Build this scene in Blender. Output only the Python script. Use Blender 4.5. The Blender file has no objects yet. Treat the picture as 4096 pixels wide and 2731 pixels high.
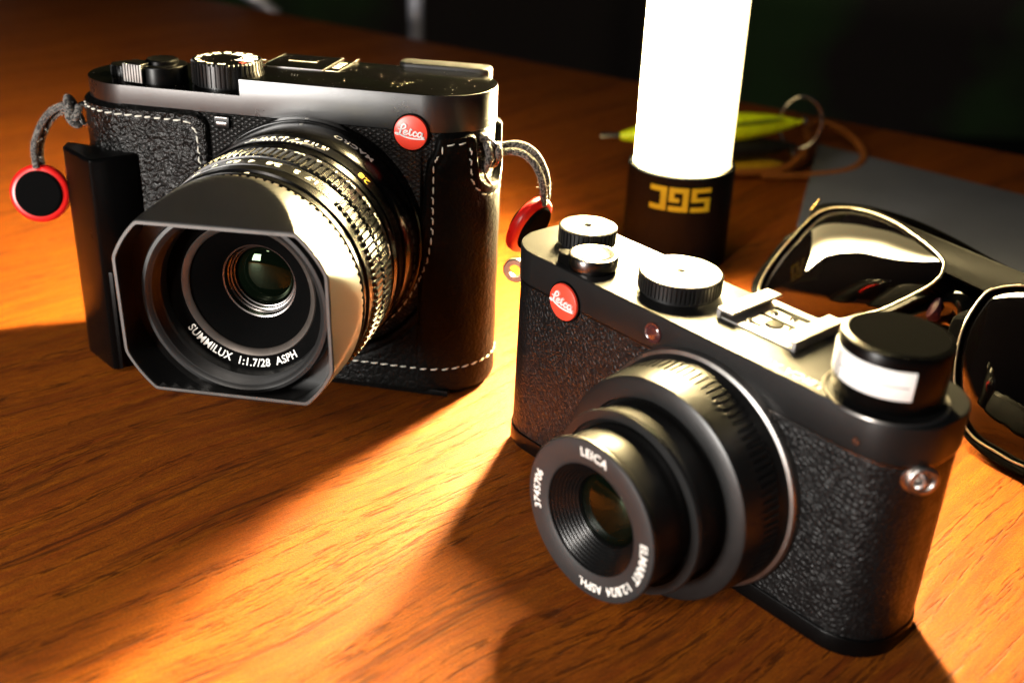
import bpy, bmesh, math, random
from mathutils import Vector, Matrix
random.seed(7)
R = math.radians
S = 0.001                      # all dimensions below are millimetres
scene = bpy.context.scene
col = scene.collection

# ------------------------------------------------------------------ camera
def set_camera():
    f, h, pitch, roll = 4491.136, 174.626, 0.46643, 0.03635
    cp, sp, cr, sr = math.cos(pitch), math.sin(pitch), math.cos(roll), math.sin(roll)
    fw = Vector((0, cp, -sp)); r = Vector((1, 0, 0)); u = Vector((0, sp, cp))
    r2 = cr*r + sr*u; u2 = -sr*r + cr*u
    cam = bpy.data.cameras.new('camera'); o = bpy.data.objects.new('view_camera', cam); col.objects.link(o)
    m = Matrix((r2, u2, -fw)).transposed().to_4x4(); m.translation = Vector((0, 0, h))*S
    o.matrix_world = m
    cam.sensor_width = 36; cam.lens = 36*f/4096
    cam.clip_start = 0.01; cam.clip_end = 30
    cam.dof.use_dof = True; cam.dof.focus_distance = 0.307; cam.dof.aperture_fstop = 10.5
    cam.dof.aperture_blades = 9
    scene.camera = o
set_camera()

# ------------------------------------------------------------------ world, lamps, exposure
w = bpy.data.worlds.new('World'); scene.world = w; w.use_nodes = True
w.node_tree.nodes['Background'].inputs[0].default_value = (0.55, 0.62, 0.75, 1)
w.node_tree.nodes['Background'].inputs[1].default_value = 0.02
def area(name, loc, target, sx, sy, power, colr):
    l = bpy.data.lights.new(name, 'AREA'); l.shape = 'RECTANGLE'; l.size = sx; l.size_y = sy
    l.energy = power; l.color = colr
    o = bpy.data.objects.new(name, l); col.objects.link(o)
    o.location = loc
    d = Vector(target) - Vector(loc); o.rotation_euler = d.to_track_quat('-Z', 'Y').to_euler()
    return o
area('window_light', (-0.46, -0.17, 0.10), (-0.06, 0.30, 0.06), 0.12, 0.13, 6.5, (1.0, 0.96, 0.90))
area('added_fill_light', (-0.30, -0.22, 0.42), (0.0, 0.28, 0.03), 0.05, 0.16, 2.2, (1.0, 0.90, 0.80))  # added fill for the table and extra lens glints
vs = scene.view_settings
vs.view_transform = 'Standard'; vs.look = 'None'; vs.exposure = 0; vs.gamma = 1; vs.use_curve_mapping = False
LANTERN = 1150.0

# ------------------------------------------------------------------ material helpers
class NT:
    def __init__(s, name):
        s.m = bpy.data.materials.new(name); s.m.use_nodes = True
        s.t = s.m.node_tree; s.b = s.t.nodes['Principled BSDF']; s.out = s.t.nodes['Material Output']
    def n(s, typ, **kw):
        nd = s.t.nodes.new(typ)
        for k, v in kw.items():
            if k.startswith('i_'):
                key = k[2:].replace('_', ' ')
                nd.inputs[int(key) if key.isdigit() else key].default_value = v
            else: setattr(nd, k, v)
        return nd
    def l(s, a, b): s.t.links.new(a, b)
    def coord(s, scale=(1, 1, 1), rot=(0, 0, 0)):
        tc = s.n('ShaderNodeTexCoord'); mp = s.n('ShaderNodeMapping')
        mp.inputs['Scale'].default_value = scale; mp.inputs['Rotation'].default_value = rot
        s.l(tc.outputs['Object'], mp.inputs['Vector']); return mp.outputs[0]
    def noise(s, vec, scale, detail=3, rough=.5):
        nd = s.n('ShaderNodeTexNoise'); nd.inputs['Scale'].default_value = scale
        nd.inputs['Detail'].default_value = detail; nd.inputs['Roughness'].default_value = rough
        s.l(vec, nd.inputs['Vector']); return nd.outputs['Fac']
    def vor(s, vec, scale, feature='F1', rnd=1.0):
        nd = s.n('ShaderNodeTexVoronoi'); nd.feature = feature; nd.inputs['Scale'].default_value = scale
        nd.inputs['Randomness'].default_value = rnd
        s.l(vec, nd.inputs['Vector']); return nd.outputs['Distance']
    def math(s, op, a, b=None, c=None, clamp=False):
        nd = s.n('ShaderNodeMath'); nd.operation = op; nd.use_clamp = clamp
        for i, v in enumerate((a, b, c)):
            if v is None: continue
            if isinstance(v, (int, float)): nd.inputs[i].default_value = v
            else: s.l(v, nd.inputs[i])
        return nd.outputs[0]
    def rng(s, v, a, b, c, d):
        nd = s.n('ShaderNodeMapRange'); s.l(v, nd.inputs[0])
        for i, x in enumerate((a, b, c, d)): nd.inputs[i+1].default_value = x
        return nd.outputs[0]
    def mix(s, fac, a, b, blend='MIX'):
        nd = s.n('ShaderNodeMix'); nd.data_type = 'RGBA'; nd.blend_type = blend
        if isinstance(fac, (int, float)): nd.inputs[0].default_value = fac
        else: s.l(fac, nd.inputs[0])
        for i, v in ((6, a), (7, b)):
            if isinstance(v, tuple): nd.inputs[i].default_value = v
            else: s.l(v, nd.inputs[i])
        return nd.outputs[2]
    def bump(s, h, dist, strength=1.0, nrm=None):
        nd = s.n('ShaderNodeBump'); nd.inputs['Strength'].default_value = strength
        nd.inputs['Distance'].default_value = dist; s.l(h, nd.inputs['Height'])
        if nrm is not None: s.l(nrm, nd.inputs['Normal'])
        return nd.outputs[0]
    def set(s, **kw):
        for k, v in kw.items():
            key = {'base': 'Base Color', 'rough': 'Roughness', 'metal': 'Metallic', 'spec': 'Specular IOR Level', 'coat': 'Coat Weight',
                   'coatr': 'Coat Roughness', 'nrm': 'Normal', 'ior': 'IOR', 'trans': 'Transmission Weight', 'emit': 'Emission Color', 'emits': 'Emission Strength',
                   'sheen': 'Sheen Weight', 'tint': 'Specular Tint', 'alpha': 'Alpha', 'sss': 'Subsurface Weight'}[k]
            if isinstance(v, (int, float, tuple)): s.b.inputs[key].default_value = v
            else: s.l(v, s.b.inputs[key])
        return s
def C(r, g, b): return (r, g, b, 1)

def plain(name, base, rough=.4, metal=0, spec=.5, grain=0.0, gscale=2500, coat=0, var=.15):
    t = NT(name); v = t.coord()
    n = t.noise(v, 220, 4, .6)
    t.set(base=t.mix(t.rng(n, .3, .7, 0, 1), C(*[c*(1-var) for c in base]), C(*[c*(1+var) for c in base])),
          rough=t.rng(t.noise(v, 90, 5, .65), .3, .7, rough*.85, rough*1.15), metal=metal, spec=spec, coat=coat)
    if grain: t.set(nrm=t.bump(t.noise(v, gscale, 2), grain*S, .6))
    return t.m

def satin_black(name, base=.011, rough=.36, dust=0.0, grain=.02, spec=.5):
    t = NT(name); v = t.coord()
    b = C(base, base, base*1.02)
    fine = t.noise(v, 5200, 2)
    colr = b
    rg = t.rng(t.noise(v, 60, 5, .7), .3, .7, rough*.9, rough*1.12)
    if dust:
        d = t.vor(v, 620); sz = t.noise(v, 240, 1)
        mask = t.math('LESS_THAN', d, t.rng(sz, .42, .78, .0, dust))
        d2 = t.vor(v, 1500); mask2 = t.math('LESS_THAN', d2, t.rng(t.noise(v, 130, 2),   .42, .7, 0, .10))
        mk = t.math('MAXIMUM', mask, mask2)
        colr = t.mix(mk, b, C(.55, .5, .42))
        t.set(rough=t.math('MAXIMUM', rg, t.math('MULTIPLY', mk, .8)))
    else: t.set(rough=rg)
    t.set(base=colr, spec=spec, nrm=t.bump(fine, grain*S, .7))
    return t.m

def leather(name, base, scale, depth, rough, wrinkle=.5, cellw=.55, calm=False):
    t = NT(name); v0 = t.coord()
    nz = t.n('ShaderNodeTexNoise'); nz.inputs['Scale'].default_value = scale*.35; nz.inputs['Detail'].default_value = 2
    t.l(v0, nz.inputs['Vector'])
    add = t.n('ShaderNodeVectorMath'); add.operation = 'MULTIPLY_ADD'
    t.l(nz.outputs['Color'], add.inputs[0]); add.inputs[1].default_value = (.9/scale,)*3; t.l(v0, add.inputs[2])
    v = add.outputs[0]
    cell = t.vor(v, scale, 'DISTANCE_TO_EDGE'); fine = t.vor(v, scale*2.3, 'DISTANCE_TO_EDGE')
    h = t.math('ADD', t.math('MULTIPLY', t.rng(cell, 0, .3, 0, 1), cellw), t.math('MULTIPLY', t.rng(fine, 0, .2, 0, 1), .12))
    h = t.math('ADD', h, t.math('MULTIPLY', t.noise(v0, scale*1.3, 4, .6), 1.3*(1-cellw)+.2))
    if wrinkle:
        wv = t.n('ShaderNodeTexNoise'); wv.inputs['Scale'].default_value = scale*.16; wv.inputs['Detail'].default_value = 4
        wv.inputs['Distortion'].default_value = 1.2; t.l(v0, wv.inputs['Vector'])
        h = t.math('ADD', h, t.math('MULTIPLY', wv.outputs['Fac'], wrinkle*6))
    if calm:      # the right hand panel of the case is smoother than the finger side
        sx = t.n('ShaderNodeSeparateXYZ'); t.l(v0, sx.inputs[0])
        h = t.math('MULTIPLY', h, t.rng(sx.outputs[0], .010, .040, 1.0, .30)); t.calm = sx.outputs[0]
    t.set(base=t.mix(t.rng(cell, 0, .12, 0, 1), C(*[c*.6 for c in base]), C(*base)),
          rough=t.rng(t.noise(v0, scale*.5, 3), .3, .7, rough*.85, rough*1.2), spec=.22, nrm=t.bump(h, depth*S, 1.0))
    if calm: t.set(spec=t.rng(t.calm, .0, .035, .26, .05), rough=t.rng(t.calm, 0, .035, .26, .45))
    return t.m

def diamond(name):
    t = NT(name); v = t.coord()
    sp = t.n('ShaderNodeSeparateXYZ'); t.l(v, sp.inputs[0])
    u = t.math('MULTIPLY', sp.outputs[0], 1/(2.35*S)); z = t.math('MULTIPLY', sp.outputs[2], 1/(1.55*S))
    a = t.math('PINGPONG', t.math('ADD', t.math('ADD', u, z), 200.), .5)
    b = t.math('PINGPONG', t.math('ADD', t.math('SUBTRACT', u, z), 200.), .5)
    h = t.math('MINIMUM', a, b)
    h = t.math('MINIMUM', t.math('MULTIPLY', h, 2.4), .75)
    h = t.math('ADD', h, t.math('MULTIPLY', t.noise(v, 2600, 4, .7), .5))
    t.set(base=t.mix(t.rng(h, .2, .7, 0, 1), C(.002, .002, .002), C(.007, .0065, .006)), rough=.34, spec=.5, nrm=t.bump(h, .45*S, 1.0))
    return t.m

def wood():
    t = NT('brown_wood_veneer')
    rot = (0, 0, R(-42.5))
    va = t.coord((1, 1, 1), (0, 0, R(-43)))
    # slow bend of the grain
    bend = t.n('ShaderNodeTexNoise'); bend.inputs['Scale'].default_value = 5; bend.inputs['Detail'].default_value = 2; t.l(va, bend.inputs['Vector'])
    sub = t.n('ShaderNodeVectorMath'); sub.operation = 'SUBTRACT'; t.l(bend.outputs['Color'], sub.inputs[0]); sub.inputs[1].default_value = (.5, .5, .5)
    mul = t.n('ShaderNodeVectorMath'); mul.operation = 'MULTIPLY'; t.l(sub.outputs[0], mul.inputs[0]); mul.inputs[1].default_value = (0, .05, 0)
    ad = t.n('ShaderNodeVectorMath'); ad.operation = 'ADD'; t.l(va, ad.inputs[0]); t.l(mul.outputs[0], ad.inputs[1])
    vb = ad.outputs[0]
    def str_(sx, sy):
        m = t.n('ShaderNodeMapping'); m.inputs['Scale'].default_value = (sx, sy, 1); t.l(vb, m.inputs['Vector']); return m.outputs[0]
    broad = t.noise(str_(4, 42), 1, 5, .6)
    mid = t.noise(str_(22, 300), 1, 4, .65)
    fine = t.noise(str_(190, 2300), 1, 3, .7)
    rows = t.noise(str_(5, 240), 1, 2, .5)               # rows where the pores sit
    pore_n = t.noise(str_(110, 1500), 1, 2, .6)
    pore = t.math('MULTIPLY', t.rng(pore_n, .53, .60, 0, 1), t.rng(rows, .46, .58, 0, 1))
    line = t.rng(t.noise(str_(5, 90), 1, 3, .6), .585, .65, 0, 1)
    line = t.math('MULTIPLY', line, t.rng(t.noise(str_(60, 900), 1, 2), .42, .6, 0, 1))
    pore = t.math('MAXIMUM', pore, line)
    c = t.mix(t.rng(broad, .3, .7, 0, 1), C(.17, .031, .007), C(.42, .092, .007))
    c = t.mix(t.math('MULTIPLY', t.rng(mid, .35, .7, 0, 1), .5), c, C(.60, .19, .007))
    c = t.mix(t.math('MULTIPLY', t.rng(fine, .38, .62, 1, 0), .6), c, C(.12, .027, .006))
    c = t.mix(t.math('MULTIPLY', pore, .72), c, C(.045, .012, .005))
    grit = t.noise(t.coord((1, 1, 1)), 1700, 4, .75)
    c = t.mix(t.math('MULTIPLY', t.rng(grit, .48, .60, 0, 1), .5), c, C(.10, .025, .008))
    h = t.math('ADD', t.math('MULTIPLY', fine, .5), t.math('MULTIPLY', pore, -1.0))
    h = t.math('ADD', h, t.math('MULTIPLY', t.noise(t.coord((1, 1, 1)), 2400, 3, .7), .8))
    t.set(base=c, rough=t.rng(fine, .3, .7, .42, .58), spec=.12, nrm=t.bump(h, .22*S, 1.0))
    return t.m

M = {}
M['wood'] = wood()
M['black'] = satin_black('satin_black_metal', .004, .30)
M['black_plate_side'] = satin_black('satin_black_plate_side', .003, .29, spec=1.0)  # lit copy without dust, for the sides of the top plate
M['black_top'] = satin_black('satin_black_shaded_top', .0008, .15, .17, .003, .12)  # dusty copy for upward faces, coloured darker to keep lantern glare off
M['black_soft'] = satin_black('matt_black_coating', .007, .45)
M['hood'] = satin_black('lens_hood_black', .006, .36, .0, spec=.8)
M['ring_black'] = satin_black('ribbed_ring_black', .003, .25, 0, .01, .4)
M['lens_black'] = satin_black('lens_barrel_black', .002, .20, 0, .008, .12)
M['xlens_black'] = satin_black('zoom_barrel_black', .006, .37)
M['matt'] = satin_black('flocked_black', .001, .8, spec=.04)
M['grip'] = satin_black('smooth_black_grip', .0012, .30, 0, .006, .14)
M['xtop'] = satin_black('worn_black_paint', .006, .38, 0, .03, .27)
M['xgrey'] = satin_black('dark_grey_lens_face', .018, .5, spec=.35)
M['lid'] = satin_black('matt_flash_lid', .0035, .8, 0, .02, .0)
M['chrome'] = plain('polished_steel', (.62, .6, .57), .16, 1)
M['shoe_steel'] = plain('satin_shoe_steel', (.42, .40, .38), .45, 1)
M['steel'] = plain('brushed_steel', (.42, .40, .38), .3, 1)
M['dark_steel'] = plain('dark_steel', (.13, .12, .115), .25, 1)
M['bronze'] = plain('bezel_bronze_grey', (.10, .085, .075), .4, .6)
M['white'] = plain('white_engraving', (.86, .84, .78), .5, var=.03)
M['yellow'] = plain('yellow_engraving', (.85, .58, .01), .5, var=.03)
M['redpaint'] = plain('red_engraving', (.75, .02, .01), .5)
M['red'] = plain('red_enamel', (.80, .055, .028), .38, 0, .5, .004, 3000, var=.05)
M['redrubber'] = plain('red_plastic', (.68, .012, .010), .30, 0, .5, .01, 1500, var=.08)
M['silver_letter'] = plain('silver_lettering', (.78, .78, .78), .35, .25)
M['diamond'] = diamond('diamond_pattern_leather')
M['case'] = leather('black_case_leather', (.0025, .0024, .0022), 470, .50, .27, .45, .42, True)
M['pebble'] = leather('black_pebbled_leather', (.004, .004, .0042), 760, .16, .36, .1, .8)
M['thread'] = plain('pale_thread', (.62, .60, .52), .8)
M['glass_dark'] = NT('coated_front_element').set(base=C(.001, .002, .001), rough=.015, spec=.25, tint=C(.7, 1, .6)).m
M['shade'] = NT('tinted_sunglass_lens').set(base=C(.0005, .0004, .0005), rough=.02, spec=.3).m
M['acetate'] = satin_black('glossy_black_acetate', .0004, .10, 0, .003, .3)
M['frame'] = satin_black('black_frame_plastic', .0003, .42, 0, .003, .03)
M['gold'] = plain('gilt_pin', (.8, .55, .25), .25, 1)
def cordmat(name, a, b, sc=1500, sheen=.3):
    t = NT(name); v = t.coord()
    d = t.vor(v, sc); n = t.noise(v, sc*.7, 3)
    t.set(base=t.mix(t.math('GREATER_THAN', t.math('ADD', d, t.math('MULTIPLY', n, .4)), .74), C(*a), C(*b)), rough=.65, sheen=sheen,
          nrm=t.bump(t.math('SUBTRACT', 1, d), .35*S, 1.0))
    return t.m
M['cord'] = cordmat('braided_black_cord', (.008, .0075, .007), (.13, .12, .105))
M['ocord'] = cordmat('braided_orange_cord', (.24, .065, .006), (.36, .11, .01), 1500, 0)
M['lime'] = plain('yellow_green_plastic', (.70, .90, .01), .3, 0, .5, .01)
M['ochre'] = plain('ochre_plastic', (.50, .30, .015), .35)
t_ = NT('frosted_flash_window'); v_ = t_.coord()
t_.set(base=C(.88, .88, .86), rough=.18, spec=.8, nrm=t_.bump(t_.noise(v_, 500, 2), .1*S, .5)); M['flashwin'] = t_.m
t_ = NT('lit_lantern_tube'); g_ = t_.n('ShaderNodeNewGeometry'); dp_ = t_.n('ShaderNodeVectorMath'); dp_.operation = 'DOT_PRODUCT'
t_.l(g_.outputs['Normal'], dp_.inputs[0]); dp_.inputs[1].default_value = (-.55, -.835, 0)      # the LED strip inside faces one way
e_ = t_.math('ADD', t_.math('MULTIPLY', t_.math('POWER', t_.math('MAXIMUM', dp_.outputs['Value'], 0.0), 4.0), LANTERN), 5.5)
t_.set(base=C(.9, .88, .82), rough=.4, emit=C(1, .77, .36), emits=e_); M['tube'] = t_.m
t_ = NT('clear_acrylic_edge'); t_.set(base=C(.9, .86, .75), rough=.15, trans=.8, ior=1.45); M['clear'] = t_.m
M['lantern_grey'] = plain('dark_grey_anodised', (.0012, .003, .0055), .55, 0, .06)
M['lantern_yellow'] = plain('yellow_print', (.40, .50, .02), .5, var=.06)
M['greycloth'] = NT('grey_felt').m
t_ = NT('grey_felt_sleeve'); v_ = t_.coord(); n_ = t_.noise(v_, 900, 4, .7); f_ = t_.noise(v_, 22, 3)
t_.set(base=t_.mix(f_, C(.11, .12, .15), C(.17, .185, .225)), rough=.85, sheen=0, spec=.1, nrm=t_.bump(t_.math('ADD', n_, t_.math('MULTIPLY', f_, 3)), .5*S, .8)); M['greycloth'] = t_.m
t_ = NT('dark_room_wall'); v_ = t_.coord(); n_ = t_.noise(v_, 1.6, 3)
t_.set(base=t_.mix(t_.rng(n_, .48, .62, 0, 1), C(.14, .11, .09), C(.16, .30, .10)), rough=.9); M['wall'] = t_.m
t_ = NT('dark_floor'); v_ = t_.coord(); n_ = t_.noise(v_, 4, 4)
t_.set(base=t_.mix(n_, C(.02, .017, .015), C(.05, .04, .032)), rough=.7); M['floor'] = t_.m
M['post'] = plain('pale_grey_metal', (.35, .35, .40), .4, .3)
M['chairwood'] = plain('brown_chair_wood', (.22, .12, .05), .5)

# ------------------------------------------------------------------ geometry helpers (mm)
def mesh_obj(name, verts, faces, mat, parent=None, smooth=35, label=None):
    me = bpy.data.meshes.new(name)
    me.from_pydata([Vector(v)*S for v in verts], [], faces)
    bm = bmesh.new(); bm.from_mesh(me); bmesh.ops.recalc_face_normals(bm, faces=bm.faces); bm.to_mesh(me); bm.free()
    me.materials.append(mat)
    if smooth:
        me.shade_smooth(); me.set_sharp_from_angle(angle=R(smooth))
    o = bpy.data.objects.new(name, me); col.objects.link(o)
    if parent: o.parent = parent
    if label: o['label'] = label
    return o
class MB:
    def __init__(s): s.v = []; s.f = []
    def add(s, verts, faces):
        k = len(s.v); s.v += [tuple(v) for v in verts]; s.f += [tuple(i+k for i in f) for f in faces]; return s
    def build(s, name, mat, parent=None, smooth=35, label=None): return mesh_obj(name, s.v, s.f, mat, parent, smooth, label)
    def xf(s, fn): s.v = [tuple(fn(v)) for v in s.v]; return s
def lathe(profile, seg=96, closed=False, rad=None):
    """profile of (r, a); returned verts (x, a, z) about axis y (local)"""
    V = []; F = []; n = len(profile)
    for i in range(seg):
        t = 2*math.pi*i/seg
        for j, (r, a) in enumerate(profile):
            rr = r if rad is None else rad(r, a, t, j)
            V.append((rr*math.cos(t), a, rr*math.sin(t)))
    for i in range(seg):
        k = (i+1) % seg
        for j in range(n-1 if not closed else n):
            j2 = (j+1) % n
            if profile[j][0] < 1e-6 and profile[j2][0] < 1e-6: continue
            F.append((i*n+j, i*n+j2, k*n+j2, k*n+j))
    return V, F
def lens_part(name, prof, mat, parent, cx, cz, seg=128, rad=None, label=None, smooth=30):
    V, F = lathe(prof, seg, rad=rad)
    return mesh_obj(name, [(x+cx, y, z+cz) for x, y, z in V], F, mat, parent, smooth, label)
def disc(cx, cy, prof, seg=96, rad=None):
    """vertical lathe: profile (r, z)"""
    V, F = lathe(prof, seg, rad=rad)
    return [(x+cx, -z+cy, y) for x, y, z in V], F
def prism(poly, z0, z1, bev=0.0, bev2=0.0, nb=3):
    n = len(poly)
    def inset(d):
        if d <= 0: return poly
        out = []
        for i in range(n):
            p0 = Vector(poly[i-1]); p1 = Vector(poly[i]); p2 = Vector(poly[(i+1) % n])
            e1 = (p1-p0).normalized(); e2 = (p2-p1).normalized()
            n1 = Vector((-e1.y, e1.x)); n2 = Vector((-e2.y, e2.x)); m = n1+n2
            if m.length < 1e-6: m = n1
            m.normalize(); k = d/max(.35, m.dot(n1)); q = p1+m*k; out.append((q.x, q.y))
        return out
    rings = []
    if bev2 > 0:
        for i in range(nb): a = i/nb*math.pi/2; rings.append((inset(bev2*(1-math.sin(a))), z0+bev2*(1-math.cos(a))))
    rings.append((poly, z0+bev2)); rings.append((poly, z1-bev))
    if bev > 0:
        for i in range(1, nb+1): a = i/nb*math.pi/2; rings.append((inset(bev*(1-math.cos(a))), z1-bev+bev*math.sin(a)))
    V = []; F = []
    for p, z in rings: V += [(x, y, z) for x, y in p]
    for j in range(len(rings)-1):
        for i in range(n): k = (i+1) % n; F.append((j*n+i, j*n+k, (j+1)*n+k, (j+1)*n+i))
    F.append(tuple(range(n))[::-1]); F.append(tuple(range((len(rings)-1)*n, len(rings)*n)))
    return V, F
def box(x0, x1, y0, y1, z0, z1, bev=0.0): return prism([(x0, y0), (x1, y0), (x1, y1), (x0, y1)], z0, z1, bev, bev)
def stadium(hw, hd, r=None, seg=24, off=0.0):
    """rounded-end outline, ccw, half width hw, half depth hd"""
    hw += off; hd += off; r = (hd if r is None else r+off)
    P = []
    for cx, cy, a0 in ((hw-r, hd-r, 0), (-hw+r, hd-r, 90), (-hw+r, -hd+r, 180), (hw-r, -hd+r, 270)):
        for i in range(seg+1):
            a = R(a0+90*i/seg); P.append((cx+r*math.cos(a), cy+r*math.sin(a)))
    Q = [P[0]]
    for p in P[1:]:
        if (Vector(p)-Vector(Q[-1])).length > 1e-4: Q.append(p)
    if (Vector(Q[0])-Vector(Q[-1])).length < 1e-4: Q.pop()
    return Q
def clip_poly(P, x0, side):
    """keep x>=x0 (side=1) or x<=x0 (side=-1)"""
    out = []; n = len(P)
    for i in range(n):
        a, b = P[i], P[(i+1) % n]; ia = (a[0]-x0)*side >= 0; ib = (b[0]-x0)*side >= 0
        if ia: out.append(a)
        if ia != ib: t = (x0-a[0])/(b[0]-a[0]); out.append((x0, a[1]+t*(b[1]-a[1])))
    return out
def catmull(P, n=10, closed=False):
    P = [Vector(p) for p in P]; out = []; m = len(P)
    rngs = range(m) if closed else range(m-1)
    for i in rngs:
        if closed: p0, p1, p2, p3 = P[i-1], P[i], P[(i+1) % m], P[(i+2) % m]
        else: p0, p1, p2, p3 = P[max(i-1, 0)], P[i], P[i+1], P[min(i+2, m-1)]
        for j in range(n):
            t = j/n; out.append(.5*((2*p1)+(p2-p0)*t+(2*p0-5*p1+4*p2-p3)*t*t+(3*p1-p0-3*p2+p3)*t**3))
    if not closed: out.append(P[-1])
    return out
def tube(pts, r, seg=14, closed=False, cap=True, flat=1.0):
    pts = [Vector(p) for p in pts]; n = len(pts); V = []; F = []
    rr = r if callable(r) else (lambda t: r)
    up = None
    for i, p in enumerate(pts):
        a = pts[i-1] if (i or closed) else p; b = pts[(i+1) % n] if (i < n-1 or closed) else p
        d = (b-a).normalized()
        if up is None:
            up = d.cross(Vector((0, 0, 1)))
            if up.length < .1: up = d.cross(Vector((1, 0, 0)))
            up.normalize()
        up = (up - d*up.dot(d)).normalized(); sd = d.cross(up)
        for k in range(seg):
            t = 2*math.pi*k/seg; V.append(tuple(p+(up*math.cos(t)+sd*math.sin(t)*flat)*rr(i/max(1, n-1))))
    for i in range(n if closed else n-1):
        j = (i+1) % n
        for k in range(seg): m = (k+1) % seg; F.append((i*seg+k, i*seg+m, j*seg+m, j*seg+k))
    if cap and not closed: F.append(tuple(range(seg))[::-1]); F.append(tuple(range((n-1)*seg, n*seg)))
    return V, F
def torus(c, ax, R0, r, seg=48, s2=12, sc=(1, 1)):
    ax = Vector(ax).normalized(); u = ax.cross(Vector((0, 0, 1)))
    if u.length < .1: u = Vector((1, 0, 0))
    u.normalize(); v = ax.cross(u); c = Vector(c)
    return tube([c+(u*math.cos(2*math.pi*i/seg)*sc[0]+v*math.sin(2*math.pi*i/seg)*sc[1])*R0 for i in range(seg)], r, s2, closed=True)

def text_geo(txt, size, depth=.05, bold=0.0, align='CENTER', spacing=1.0, stretch=1.0):
    cu = bpy.data.curves.new('t', 'FONT'); cu.body = txt; cu.size = size; cu.extrude = depth; cu.offset = bold
    cu.align_x = align; cu.align_y = 'CENTER'; cu.space_character = spacing; cu.resolution_u = 4
    o = bpy.data.objects.new('t', cu); col.objects.link(o)
    dg = bpy.context.evaluated_depsgraph_get(); dg.update()
    me = bpy.data.meshes.new_from_object(o.evaluated_get(dg))
    bm = bmesh.new(); bm.from_mesh(me)
    bmesh.ops.triangulate(bm, faces=bm.faces)
    # short edges so that it can be bent
    for _ in range(2):
        le = [e for e in bm.edges if e.calc_length() > size*.35]
        if le: bmesh.ops.subdivide_edges(bm, edges=le, cuts=1)
    V = [(v.co.x*stretch, v.co.y, v.co.z) for v in bm.verts]; bm.verts.index_update(); F = [tuple(v.index for v in f.verts) for f in bm.faces]
    bm.free(); bpy.data.objects.remove(o); bpy.data.meshes.remove(me); bpy.data.curves.remove(cu)
    return V, F

def empty(name, loc, rot=(0, 0, 0), label=None, cat=None, group=None):
    o = bpy.data.objects.new(name, None); col.objects.link(o); o.location = Vector(loc)*S; o.rotation_euler = rot
    o.empty_display_size = .01
    if label: o['label'] = label
    if cat: o['category'] = cat
    if group: o['group'] = group
    return o
def tag(o, label=None, cat=None, group=None, kind=None):
    if label: o['label'] = label
    if cat: o['category'] = cat
    if group: o['group'] = group
    if kind: o['kind'] = kind
    return o

# the script emblem: strokes in a unit disc (x right, y up)
def emblem_strokes():
    def px(P): return [((x-750)/617, -(y-770)/625) for x, y in P]
    st = []
    st.append((px([(310, 625), (350, 645), (440, 640), (540, 600), (590, 540), (575, 475), (520, 455), (460, 495), (425, 580), (395, 690), (370, 780), (330, 835), (260, 845), (205, 815), (215, 785), (265, 790), (330, 815), (410, 850), (520, 895), (700, 940), (850, 955), (1010, 958), (1150, 950), (1260, 940)]),
               [.035, .035, .04, .045, .05, .05, .055, .06, .065, .065, .06, .05, .04, .038, .038, .045, .05, .05, .05, .055, .055, .05, .045, .04]))
    st.append((px([(510, 760), (590, 745), (645, 710), (625, 675), (560, 680), (505, 740), (510, 800), (570, 825), (640, 805), (690, 770)]), [.04]*10))
    st.append((px([(735, 670), (730, 740), (715, 800), (740, 835), (790, 830), (840, 790)]), [.055, .06, .06, .055, .04, .035]))
    st.append((px([(765, 625), (800, 640)]), [.06, .05]))
    st.append((px([(975, 740), (960, 710), (915, 705), (870, 750), (855, 820), (895, 860), (960, 850), (1010, 810)]), [.05, .045, .045, .055, .055, .045, .04, .035]))
    st.append((px([(1180, 745), (1130, 715), (1070, 725), (1025, 790), (1030, 855), (1080, 880), (1135, 840), (1180, 760), (1195, 720), (1170, 800), (1165, 870), (1200, 895), (1245, 880)]), [.045, .045, .045, .055, .055, .045, .045, .05, .055, .06, .055, .045, .035]))
    return st
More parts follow.
